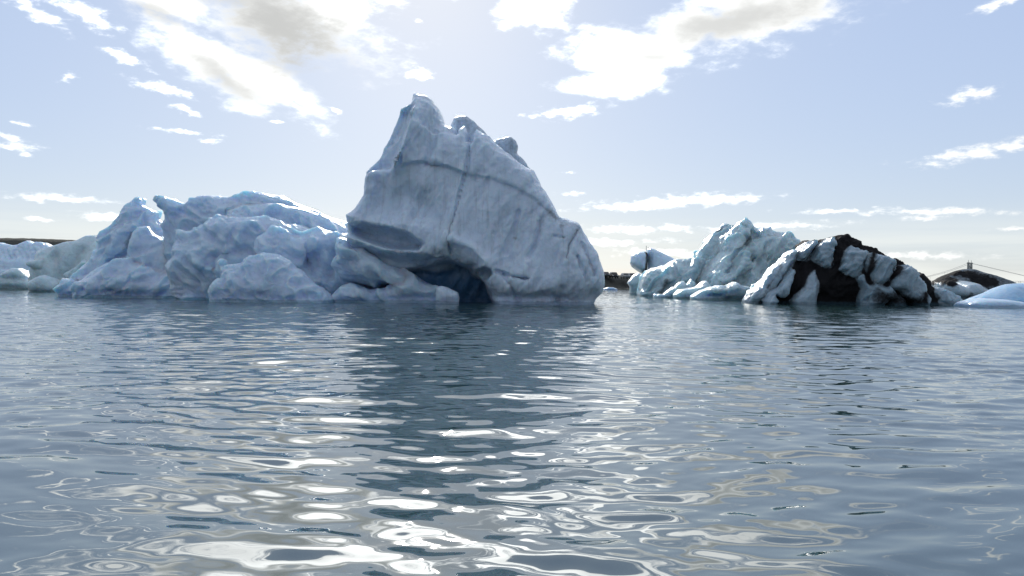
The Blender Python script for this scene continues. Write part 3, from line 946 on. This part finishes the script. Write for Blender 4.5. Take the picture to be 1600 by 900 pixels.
def pyramid_berg():
    L = []
    L.append(Lobe([(96, 480), (118, 450), (132, 424), (148, 406), (162, 390), (163, 367), (187, 344), (194, 331), (203, 320), (213, 315), (219, 309), (224, 322), (234, 327), (243, 335), (247, 331),
                   (247, 343), (257, 351), (280, 362), (294, 373), (312, 388), (330, 410), (340, 480)], 92, 4.6, 3.2, 'ice_mass', taper=0.6, blue=0.05, k=0.6,
                  relief=[('line', [(203, 372), (196, 392), (180, 408)], 0.7, -0.9), ('line', [(222, 356), (240, 372), (262, 392)], 0.8, 0.7),
                          ('line', [(190, 350), (178, 380), (160, 410)], 0.8, 0.8), ('line', [(250, 360), (285, 400), (300, 440)], 0.9, -0.9),
                          ('line', [(300, 380), (312, 410), (318, 450)], 0.6, -0.8), ('line', [(205, 330), (216, 350), (212, 365)], 0.5, -0.6)]))
    L.append(Lobe([(206, 400), (212, 366), (222, 353), (233, 353), (243, 365), (262, 380), (285, 405), (300, 440), (305, 480), (210, 480)], 87.5, 2.6, 2.0, 'shoulder', k=0.8, taper=0.3))
    L.append(Lobe([(118, 480), (122, 446), (140, 434), (160, 420), (185, 407), (205, 404), (228, 416), (262, 430), (300, 445), (318, 480)], 85.5, 3.0, 1.8, 'lower_shelf', k=0.6, taper=0.3,
                  relief=[('line', [(200, 404), (200, 440)], 0.6, -0.4)]))
    L.append(Lobe([(92, 480), (96, 448), (104, 436), (112, 437), (122, 444), (135, 452), (170, 458), (200, 480)], 88, 1.8, 0.9, 'lower_shelf', k=0.4))
    L.append(Lobe([(196, 380), (206, 366), (212, 375), (206, 386), (199, 388)], 88.5, 2.0, 0.6, 'ice_mass', cut=True, k=0.4, dirt=0.45))  # notch darkened by colour, standing in for its shadow
    sculpt('iceberg', L, 0.14, ICE_LEFT, 'pyramid shaped iceberg with a sharp leaning tip, left of the long blue iceberg', seed=21,
           noise=((3.2, 0.3), (1.4, 0.12), (0.6, 0.06), (0.28, 0.03)), scallop=0.28, scal_size=2.0, ridged=0.4, crests=((3.4, 0.5), (1.5, 0.2), (0.7, 0.09)), shear=-0.6, noise_blue=0.15)


def left_bergs():
    L = [Lobe([(62, 480), (60, 425), (68, 410), (69, 393), (80, 386), (98, 381), (126, 376), (139, 368), (150, 367), (163, 370), (185, 385), (200, 480)], 122, 6.0, 3.0, 'ice_mass', taper=0.5,
              relief=[('line', [(75, 400), (90, 430)], 0.8, -0.8), ('line', [(120, 395), (105, 430)], 1.0, -0.9), ('line', [(140, 405), (120, 440)], 1.0, 0.9)]),
         Lobe([(46, 480), (52, 440), (70, 430), (82, 434), (92, 444), (92, 480)], 113, 2.0, 1.2, 'foot', k=0.5),
         Lobe([(104, 430), (122, 417), (132, 405), (140, 410), (128, 436), (112, 440)], 117, 1.6, 0.9, 'foot', k=0.5),
         Lobe([(44, 412), (56, 408), (70, 405), (72, 420), (56, 418)], 118, 1.2, 0.6, 'foot', k=0.4)]
    sculpt('iceberg', L, 0.19, ICE_RIGHT, 'smooth green tinged ice ridge between the pyramid iceberg and the fluted one', seed=31,
           noise=((3.5, 0.45), (1.4, 0.2), (0.6, 0.1)), ridged=0.2, noise_blue=0.12)
    L = [Lobe([(-90, 480), (-80, 400), (-40, 384), (-12, 386), (0, 379), (10, 382), (22, 384), (34, 382), (41, 378), (45, 375), (52, 380), (57, 382), (62, 378), (72, 380), (80, 386), (86, 398), (80, 480)],
              150, 7.0, 3.6, 'ice_mass', taper=0.6,
              relief=[('line', [(a, 382), (a + 22, 404)], 0.35, -0.9) for a in range(-60, 60, 9)])]
    sculpt('iceberg', L, 0.22, ICE_SNOW, 'low iceberg with comb like melting flutes at the far left edge', seed=33,
           noise=((3.5, 0.45), (1.4, 0.3), (0.7, 0.16)), ridged=0.5)
    L = [Lobe([(-60, 480), (-50, 430), (0, 429), (8, 427), (14, 422), (22, 419), (32, 419), (38, 423), (46, 434), (54, 446), (54, 480)], 132, 2.0, 1.4, 'ice_mass',
              relief=[('line', [(-30, 434), (45, 436)], 0.5, -0.5)])]
    sculpt('ice_floe', L, 0.19, ICE_RIGHT, 'low grey green ice slab with a white lump, before the fluted iceberg', 'ice floe', seed=35,
           noise=((1.6, 0.25), (0.7, 0.12)), ridged=0.4)


def small_left():
    L = [Lobe([(332, 480), (332, 458), (334, 446), (339, 439), (351, 432), (353, 427), (347, 420), (341, 414), (341, 408), (346, 404), (352, 406), (351, 412), (349, 414), (354, 418), (358, 414), (371, 413),
               (380, 411), (383, 405), (392, 400), (403, 399), (413, 395), (425, 397), (438, 399), (452, 406), (462, 418), (476, 427), (490, 441), (511, 457), (519, 467), (519, 480)],
              72.5, 2.6, 1.3, 'ice_mass', taper=0.55, relief=[('line', [(340, 445), (360, 440), (385, 450)], 0.8, 0.3), ('line', [(452, 410), (450, 440), (480, 460)], 0.7, -0.4), ('line', [(355, 420), (400, 408), (440, 404)], 0.35, 0.25)])]
    sculpt('ice_chunk', L, 0.085, ICE_LEFT, 'chunk with a curled finger of ice, floating in front of the long blue iceberg', 'ice chunk', seed=41,
           noise=((1.6, 0.08), (0.6, 0.05), (0.25, 0.022)), scallop=0.06, scal_size=0.7, crests=((1.6, 0.25), (0.7, 0.09)), noise_blue=0.15)
    L = [Lobe([(680, 480), (681, 448), (690, 446), (700, 449), (716, 457), (718, 465), (714, 480)], 71.5, 0.8, 0.7, 'ice_mass')]
    sculpt('ice_chunk', L, 0.08, ICE_BIG, 'small grey ice chunk at the mouth of the dark cave', 'ice chunk', seed=43, noise=((0.9, 0.06), (0.4, 0.03)))
    L = [Lobe([(941, 456), (943, 451), (950, 448.5), (958, 449), (964, 451), (972, 453), (984, 455), (984, 460)], 190, 1.5, 1.0, 'ice_mass')]
    sculpt('ice_chunk', L, 0.15, ICE_SNOW, 'tiny white ice chunk floating off the dark far shore', 'ice chunk', seed=45, noise=((0.9, 0.12), (0.4, 0.06)))


def green_berg():
    L = []
    L.append(Lobe([(996, 480), (1000, 446), (1004, 432), (1010, 424), (1022, 419), (1034, 417), (1043, 415), (1050, 409), (1058, 406), (1070, 407), (1084, 406), (1091, 404), (1091, 394), (1096, 386), (1101, 381), (1114, 368),
                   (1126, 359), (1130, 351), (1135, 350), (1141, 356), (1150, 356), (1160, 375), (1150, 480)], 116, 6.0, 3.5, 'left_wing', taper=0.5, blue=0.18, k=0.8,
                  relief=[('line', [(1034, 440), (1020, 456)], 1.0, -1.0), ('line', [(1062, 430), (1050, 450)], 1.0, -1.2), ('line', [(1100, 392), (1080, 430)], 1.2, 0.8),
                          ('line', [(1126, 372), (1106, 420), (1090, 445)], 1.5, -1.6), ('line', [(1012, 428), (1002, 452)], 0.5, 0.6), ('line', [(1045, 422), (1072, 422)], 0.5, 0.5)]))
    L.append(Lobe([(1080, 480), (1092, 440), (1110, 415), (1126, 395), (1129, 372), (1140, 364), (1152, 352), (1158, 347), (1163, 344), (1168, 346), (1176, 354), (1184, 359), (1194, 359), (1203, 360), (1210, 364), (1220, 364), (1230, 366), (1238, 375),
                   (1240, 383), (1236, 396), (1226, 415), (1215, 440), (1210, 480)], 112, 6.0, 3.2, 'main_wall', taper=0.55, k=0.5,
                  relief=[('line', [(1176, 358), (1158, 375), (1146, 392), (1128, 420), (1105, 440)], 0.7, 1.0),
                          ('line', [(1190, 366), (1172, 372), (1160, 395), (1140, 425)], 0.6, -1.0),
                          ('area', [(1154, 392), (1164, 381), (1172, 386), (1170, 405), (1180, 415), (1165, 430), (1120, 450), (1110, 448), (1150, 415)], 0.6, 1.4),
                          ('line', [(1180, 405), (1160, 425), (1150, 440)], 0.8, -1.3), ('line', [(1205, 410), (1200, 435)], 1.5, -1.2), ('line', [(1150, 364), (1135, 390)], 0.6, 0.6),
                          ('line', [(1186, 362), (1182, 378)], 0.6, -0.7)]))
    # brash piled along the foot
    st = [([(1186, 360), (1180, 372), (1176, 380)], 106, 0.5, 0.55), ([(1130, 352), (1138, 354)], 110, 0.5, 0.7), ([(1158, 346), (1172, 350)], 108, 0.35, 0.4), ([(1046, 440), (1038, 456)], 110, 0.6, 0.6),
          ([(1212, 366), (1230, 368)], 106, 0.25, 0.4)]
    sculpt('iceberg', L, 0.18, ICE_RIGHT, 'pale folded iceberg with a long low left arm, left of the black striped one', seed=51,
           noise=((3.0, 0.35), (1.3, 0.18), (0.6, 0.1), (0.35, 0.05)), ridged=0.45, crests=((3.2, 0.8), (1.4, 0.4)), shear=-0.5, stretch=(0.7, 1, 1.4), stains_and_shade=st, noise_blue=0.15)
    L = [Lobe([(985, 410), (986, 400), (992, 394), (1002, 392), (1010, 393), (1011, 396), (1010, 425), (1003, 427), (996, 422), (988, 417)], 140, 3.0, 2.0, 'rounded_head', k=0.3, dirt=0.05),
         Lobe([(1012, 430), (1010, 394), (1012, 388), (1018, 388), (1030, 393), (1042, 399), (1054, 406), (1070, 416), (1060, 430)], 141, 3.0, 1.6, 'sloping_slab', k=0.3),
         Lobe([(1000, 470), (1002, 436), (1004, 420), (1030, 418), (1060, 424), (1060, 470)], 142, 3.0, 2.0, 'sloping_slab', k=0.6)]
    sculpt('iceberg', L, 0.2, ICE_SNOW, 'mushroom headed iceberg split by a dark cleft, behind the low arm of the folded one', seed=53,
           noise=((2.5, 0.25), (1.0, 0.12), (0.5, 0.06)), stains_and_shade=[([(1011, 396), (1012, 408), (1008, 424)], 138, 0.35, 0.9)])  # one dark stroke along the cleft between head and slab
    L = [Lobe([(984, 480), (984, 448), (980, 442), (989, 430), (997, 426), (1004, 430), (1006, 440), (999, 452), (999, 480)], 131, 2.0, 1.3, 'ice_mass', blue=0.25)]
    sculpt('ice_chunk', L, 0.17, ICE_RIGHT, 'greenish tooth of ice under the mushroom headed iceberg', 'ice chunk', seed=55, noise=((1.6, 0.3), (0.7, 0.12)), ridged=0.3)
    rows = [([(1016, 466), (1022, 459), (1036, 460), (1046, 452), (1051, 447), (1058, 452), (1057, 470), (1018, 474)], 103, 'pale jagged chunk furthest left in the brash before the folded iceberg'),
            ([(1050, 452), (1060, 442), (1068, 439), (1072, 446), (1079, 436), (1086, 442), (1086, 474), (1052, 474)], 106, 'two toothed chunk behind the brash before the folded iceberg'),
            ([(1052, 474), (1053, 460), (1060, 453), (1072, 451), (1088, 448), (1095, 442), (1102, 438), (1107, 445), (1112, 450), (1110, 474)], 100, 'green white chunk with a small peak in the middle of the brash'),
            ([(1079, 476), (1080, 463), (1090, 456), (1108, 449), (1122, 446), (1132, 446), (1141, 443), (1148, 440), (1156, 446), (1170, 448), (1171, 458), (1167, 466), (1160, 476)], 94, 'largest jagged white chunk of brash, left of the black striped iceberg'),
            ([(1166, 476), (1170, 455), (1176, 445), (1179, 444), (1181, 452), (1176, 476)], 97, 'narrow upright splinter of ice against the foot of the striped iceberg')]
    for i, (pts, D, lab) in enumerate(rows):
        w = (max(p[0] for p in pts) - min(p[0] for p in pts)) / FPX * D
        sculpt('ice_chunk', [Lobe(pts, D, min(1.8, w * 0.35), 0.8 if w > 3 else 0.5, 'ice_mass', blue=0.12,
                                  relief=[('line', [(1100, 452), (1120, 456), (1150, 450)], 0.4, 0.5), ('line', [(1092, 460), (1125, 462)], 0.35, -0.6)] if i == 3 else ())],
               0.12, ICE_RIGHT, lab, 'ice chunk', 'brash ice at the foot of the folded iceberg', seed=60 + i, noise=((1.1, 0.22), (0.5, 0.11), (0.25, 0.05)), ridged=0.5,
               stains_and_shade=[([(1100, 452), (1120, 454), (1140, 448)], D - 1, 0.2, 0.35)])


def striped_berg():
    def q(pts):
        return [(1150 + x / 4.444, 340 + y / 4.444) for x, y in pts]
    core = q([(85, 640), (120, 540), (180, 490), (240, 410), (270, 360), (340, 310), (380, 255), (440, 225), (455, 190), (490, 165), (540, 160), (620, 152), (690, 132), (760, 120), (800, 147), (870, 192), (940, 217),
              (985, 268), (1055, 285), (1105, 320), (1125, 365), (1205, 380), (1235, 400), (1255, 440), (1280, 490), (1310, 525), (1390, 545), (1440, 575), (1480, 600), (1490, 660), (85, 660)])
    D = 82.0
    rel = []
    L = [Lobe(core, D, 5.0, 3.0, 'ash_laden_core', taper=0.55, dirt=1.25, k=0.4, yaw=-0.12)]
    defs = [  # outline in enlarged pixels, forward offset, thickness, rounding, label
        ([(70, 640), (75, 575), (110, 510), (180, 480), (240, 400), (270, 350), (340, 300), (370, 250), (410, 222), (438, 230), (425, 290), (375, 345), (335, 400), (292, 450), (235, 500), (200, 560), (180, 640)], 1.8, 2.0, 1.2, 'bright_edge', 0.00),
        ([(488, 262), (505, 220), (535, 185), (570, 158), (620, 150), (648, 150), (615, 200), (575, 255), (535, 295), (498, 292)], None, 1.3, 1.0, 'ice_lobe', 0.40),
        ([(568, 292), (590, 245), (625, 195), (665, 165), (700, 148), (758, 112), (775, 130), (765, 180), (728, 235), (717, 290), (690, 350), (650, 357), (610, 335), (578, 312)], None, 1.3, 1.0, 'ice_lobe#2', 0.35),
        ([(722, 365), (760, 300), (805, 225), (850, 190), (940, 213), (985, 248), (940, 275), (915, 315), (880, 380), (830, 425), (765, 405)], None, 1.3, 1.0, 'ice_lobe#3', 0.47),
        ([(915, 300), (935, 265), (990, 246), (1060, 252), (1118, 286), (1140, 330), (1105, 390), (1062, 430), (1020, 460), (945, 450), (915, 385)], None, 1.3, 1.0, 'ice_lobe#4', 0.50),
        ([(1075, 440), (1100, 390), (1140, 340), (1180, 335), (1222, 343), (1255, 362), (1268, 405), (1288, 400), (1300, 460), (1312, 560), (1280, 610), (1200, 580), (1130, 520), (1060, 480)], None, 1.3, 1.0, 'ice_lobe#5', 0.45),
        ([(375, 640), (385, 590), (430, 540), (500, 480), (540, 400), (595, 350), (612, 400), (612, 450), (598, 520), (580, 570), (570, 640)], None, 1.3, 1.0, 'ice_lobe#6', 0.35),
        ([(190, 640), (200, 580), (260, 520), (340, 480), (430, 370), (465, 335), (478, 355), (445, 440), (385, 520), (350, 545), (290, 545), (265, 640)], None, 1.3, 1.0, 'ice_lobe#7', 0.35),
        ([(815, 660), (825, 600), (852, 560), (872, 500), (845, 440), (850, 405), (880, 405), (925, 450), (1000, 465), (1070, 485), (1150, 545), (1230, 600), (1130, 600), (1040, 565), (960, 600), (920, 660)], None, 1.3, 1.0, 'ice_lobe#8', 0.55),
        ([(1280, 660), (1300, 560), (1305, 510), (1330, 492), (1372, 486), (1422, 500), (1450, 535), (1490, 550), (1515, 570), (1528, 600), (1524, 660)], 1.8, 2.0, 1.2, 'tail_lobe', 0.40),
    ]
    for pts, f, T, Rr, nm, bl in defs:
        if f is None:
            mx = sum(p[0] for p in pts) / len(pts)
            my = sum(p[1] for p in pts) / len(pts)
            g = 0.86 if mx < 900 else 0.97
            pts = [(mx + (x - mx) * g * 0.97, my + (y - my) * (g + 0.06) if y < 625 else y) for x, y in pts]
            L.append(Lobe(q(pts), D - 4.45, T + 0.3, Rr, nm, k=0.35, blue=bl, lean=0.40, dirt=0.09))
        else:
            L.append(Lobe(q(pts), D - f, T, Rr, nm, k=0.35, blue=bl, taper=0.1))
    for l in L[1:]:
        l.D = l.D - 0.12 * (l.xc - L[0].xc)
    sculpt('iceberg', L, 0.13, ICE_STRIPED, 'black and white banded iceberg with thick ash layers slanting through pale bulges', seed=71,
           noise=((2.2, 0.26), (0.9, 0.16), (0.4, 0.09), (0.25, 0.04)), ridged=0.2, crests=((2.4, 0.35), (1.0, 0.16)), soft=0.16, shear=-0.6, stretch=(0.7, 1, 1.3), noise_blue=0.1,
           stains_and_shade=[([(1370, 392), (1357, 420), (1353, 440)], 78, 0.35, 0.8), ([(1405, 417), (1390, 432)], 78, 0.25, 0.8), ([(1380, 466), (1420, 472), (1440, 474)], 76, 1.0, 0.7), ([(1468, 455), (1462, 476)], 76, 0.22, 0.7), ([(1485, 466), (1478, 476)], 76, 0.2, 0.6),
                   ([(1449, 458), (1446, 472)], 76, 0.2, 0.6), ([(1232, 412), (1222, 430), (1200, 462)], 78, 0.15, 0.5)])


def right_bergs():
    def q(pts):
        return [(1400 + x / 7.5, 380 + y / 7.5) for x, y in pts]
    top = q([(420, 760), (440, 520), (458, 475), (498, 420), (600, 370), (700, 325), (780, 300), (850, 298), (920, 300), (1000, 330), (1150, 390), (1320, 440), (1345, 475), (1420, 560), (1420, 760)])
    L = [Lobe(top, 112, 5.5, 3.5, 'dirty_crown', taper=0.5, dirt=0.62, k=0.6),
         Lobe(q([(455, 560), (462, 470), (500, 430), (560, 425), (640, 460), (700, 500), (720, 470), (780, 445), (860, 460), (900, 500), (1000, 520), (1020, 600), (900, 700), (880, 800), (420, 800)]), 108, 3.6, 1.8, 'pale_foot', k=0.5, dirt=0.10)]
    st = [(q([(500, 425), (600, 375), (700, 335), (790, 330)]), 108, 0.55, 1.0), (q([(620, 460), (680, 440), (760, 410), (830, 405)]), 106, 0.5, 0.9), (q([(960, 330), (1080, 390), (1250, 440)]), 106, 0.6, 0.7),
          (q([(1080, 430), (1060, 500)]), 106, 0.5, 0.5), (q([(850, 640), (870, 600)]), 105, 0.3, 0.5)]
    sculpt('iceberg', L, 0.18, ICE_STRIPED, 'dome shaped iceberg smeared with black silt, under the bridge pylon', seed=81, noise=((3.0, 0.4), (1.2, 0.2), (0.5, 0.08)), ridged=0.2, stains_and_shade=st)
    L = [Lobe(q([(740, 800), (860, 690), (950, 632), (1100, 572), (1200, 520), (1330, 480), (1450, 470), (1600, 475), (1800, 500), (2050, 560), (2350, 680), (2450, 800)]), 78, 4.5, 3.0, 'smooth_dome', blue=0.55, taper=0.3, k=0.3),
         Lobe(q([(722, 800), (735, 752), (800, 700), (870, 665), (1000, 645), (1250, 662), (1500, 692), (1800, 720), (2200, 740), (2300, 800)]), 73.0, 3.2, 1.6, 'crusted_foot', k=0.4)]
    sculpt('iceberg', L, 0.14, ICE_SNOW, 'low pale blue iceberg with a white crusted foot at the right edge', seed=85, noise=((3.0, 0.2), (0.9, 0.10), (0.35, 0.06)), ridged=0.4)


big_berg()
mound_berg()
pyramid_berg()
left_bergs()
small_left()
green_berg()
striped_berg()
right_bergs()

# ------------------------------------------------------------------ bridge and cars on the far shore
STEEL = simple_mat('weathered_steel', (0.30, 0.31, 0.31), 0.55, 0.3)
CONC = simple_mat('bridge_concrete', (0.34, 0.34, 0.32), 0.85)
DARK = simple_mat('dark_glass', (0.02, 0.022, 0.025), 0.12)
RUBBER = simple_mat('rubber', (0.02, 0.02, 0.02), 0.8)
LAMP = simple_mat('red_lamp', (0.35, 0.02, 0.02), 0.3)


def build_bridge():
    b = at(1515, 443.5, 365)
    B = Vector((b.x, b.y, 0))
    A = B - Vector((math.cos(R(42)), -math.sin(R(42)), 0)) * 100
    d = (B - A).normalized()
    rz = math.atan2(d.y, d.x)
    span = (B - A).length
    root = empty('suspension_bridge', A, 'suspension bridge far behind, its grey pylon and thin cables showing above the dirty dome', 'bridge', rz=rz)
    deck_z = 1.3
    m = MB()
    m.frustum((span / 2, 0, deck_z), span / 2 + 70, 2.2, 1.2)
    m.build('deck', CONC, root)
    for s in (-1, 1):
        m = MB()
        m.frustum((span / 2, s * 2.15, deck_z + 2.15), span / 2 + 70, 0.05, 0.1)
        m.frustum((span / 2, s * 2.15, deck_z + 1.7), span / 2 + 70, 0.04, 0.07)
        for k in range(int(span + 140) // 4):
            m.frustum((-68 + 4 * k, s * 2.15, deck_z + 1.2), 0.05, 0.05, 0.95)
        m.build('railing', STEEL, root)
    H = {0: 12.9, 1: 12.9}
    for i, x in enumerate((0, span)):
        for s in (-1, 1):
            m = MB()
            m.frustum((x, s * 2.9, -1.0), 0.75, 0.55, H[i] - 1.2 + 1.0, 0.42, 0.42)
            m.frustum((x, s * 2.9, H[i] - 1.2 + 0.003), 0.62, 0.55, 0.5, 0.5, 0.5)
            m.frustum((x, s * 2.9, H[i] - 0.7 + 0.006), 0.10, 0.10, 1.2, 0.05, 0.05)
            m.build('pylon_leg', CONC, root)
        m = MB()
        m.frustum((x, 0, H[i] - 3.0), 0.35, 2.4, 0.8)
        m.build('cross_beam', CONC, root)
        m = MB()
        m.frustum((x, 0, deck_z - 0.7), 0.5, 2.3, 0.68)
        m.build('cross_beam', CONC, root)
    for s in (-1, 1):
        m = MB()
        pts = []
        for k in range(41):
            t = k / 40
            zt = H[0] * (1 - t) + H[1] * t - 0.9
            low = deck_z + 1.3
            u = abs(2 * t - 1)
            zz = low + (zt - low) * u ** 2.6
            pts.append((span * t, s * 2.9, zz))
        m.tube(pts, 0.055, 6)
        m.build('main_cable', STEEL, root)
        m = MB()
        m.tube([(0, s * 2.9, H[0] - 0.9), (-35, s * 2.9, 2.6)], 0.05, 6)
        m.build('back_stay', STEEL, root)
        m = MB()
        m.tube([(span, s * 2.9, H[1] - 0.9), (span + 34, s * 2.9, 2.6)], 0.05, 6)
        m.build('back_stay', STEEL, root)
        for k in range(3, 38, 3):
            p = pts[k]
            m = MB()
            m.tube([(p[0], p[1], deck_z + 0.9), p], 0.03, 4)
            m.build('hanger', STEEL, root)
    for i in (0, 1):
        m = MB()
        m.frustum((-70 - 6 if i == 0 else span + 70 + 6, 0, -1), 5.9, 4.0, 3.6, 5.9, 3.2)
        m.build('abutment', CONC, root)


build_bridge()


def build_mast():
    p = at(1011, 430, 216)
    root = empty('mast', (p.x, p.y, 3.4), 'thin twin pole mast sticking up behind the mushroom headed iceberg', 'mast')
    top = at(1011, 384, 216).z - 3.4
    for dx, h in ((-0.28, top), (0.28, top * 0.96)):
        m = MB()
        m.tube([(dx, 0, -0.5), (dx, 0, h * 0.6), (dx, 0, h)], 0.07, 8)
        m.build('pole', STEEL, root)
    for k in range(5):
        m = MB()
        m.frustum((0, 0, top * (0.15 + 0.17 * k)), 0.22, 0.04, 0.08)
        m.build('rung', STEEL, root)
    m = MB()
    m.frustum((0.1, 0, -0.3), 0.7, 0.7, 0.4, 0.5, 0.5)
    m.build('footing', CONC, root)


build_mast()


def build_car(px, py, Y, paint, label, tall=1.0):
    p = at(px, py, Y)
    root = empty('parked_car', (p.x, p.y, p.z), label, 'car', 'cars parked on the far shore', rz=R(-84))
    prof = [(-2.2, 0.35), (2.15, 0.35), (2.25, 0.75), (2.1, 0.98), (1.1, 1.08), (0.45, 1.62 * tall), (-1.5, 1.68 * tall), (-2.1, 1.12), (-2.28, 0.9)]
    n = len(prof)
    m = MB()
    vs = []
    for s in (-1, 1):
        for x, z in prof:
            w = 0.92 if z < 1.15 else 0.74
            vs.append((x, s * w, z))
    fs = [tuple(range(n))[::1], tuple(range(n, 2 * n))[::-1]]
    for i in range(n):
        j = (i + 1) % n
        fs.append((j, i, n + i, n + j))
    m.add(vs, fs)
    m.build('body', paint, root, bevel=0.06)
    for s in (-1, 1):
        g = MB()
        pr = [(0.95, 1.12), (0.42, 1.55 * tall), (-1.45, 1.60 * tall), (-1.9, 1.16)]
        g.add([(x, s * (0.93 if z < 1.3 else 0.765), z) for x, z in pr] + [(x, s * (0.90 if z < 1.3 else 0.72), z) for x, z in pr],
              [(0, 1, 2, 3), (7, 6, 5, 4), (0, 4, 5, 1), (1, 5, 6, 2), (2, 6, 7, 3), (3, 7, 4, 0)])
        g.build('side_window', DARK, root)
    g = MB()
    g.add([(1.13, -0.72, 1.12), (1.13, 0.72, 1.12), (0.56, 0.62, 1.56 * tall), (0.56, -0.62, 1.56 * tall), (1.05, -0.7, 1.1), (1.05, 0.7, 1.1), (0.46, 0.6, 1.5 * tall), (0.46, -0.6, 1.5 * tall)],
          [(0, 1, 2, 3), (7, 6, 5, 4), (0, 4, 5, 1), (1, 5, 6, 2), (2, 6, 7, 3), (3, 7, 4, 0)])
    g.build('windscreen', DARK, root)
    for sx in (-1.35, 1.4):
        for s in (-1, 1):
            w = MB()
            w.tube([(sx, s * 0.70, 0.34), (sx, s * 0.94, 0.34)], 0.34, 16)
            w.build('wheel', RUBBER, root, smooth=False)
    for s in (-1, 1):
        h = MB()
        h.frustum((2.2, s * 0.66, 0.74), 0.08, 0.16, 0.14)
        h.build('headlight', simple_mats['lens'], root)


simple_mats = {'lens': simple_mat('lamp_lens', (0.7, 0.7, 0.68), 0.15)}
PAINTS = [simple_mat('dark_car_paint', (0.05, 0.055, 0.06), 0.25), simple_mat('black_car_paint', (0.02, 0.02, 0.022), 0.25), simple_mat('grey_car_paint', (0.22, 0.23, 0.24), 0.25)]
build_car(946, 433.5, 226, PAINTS[0], 'dark car on the far shore, nearest the right side of the tall iceberg')
build_car(959, 435.0, 224, PAINTS[1], 'boxy black car in the middle of the far shore gap', 1.1)
build_car(977, 435.5, 226, PAINTS[2], 'grey car on the far shore beside the mushroom headed iceberg')
build_car(987, 435.5, 227, PAINTS[0], 'dark car half hidden behind the green tooth of ice')
print('TRIANGLES', TRIS[0])
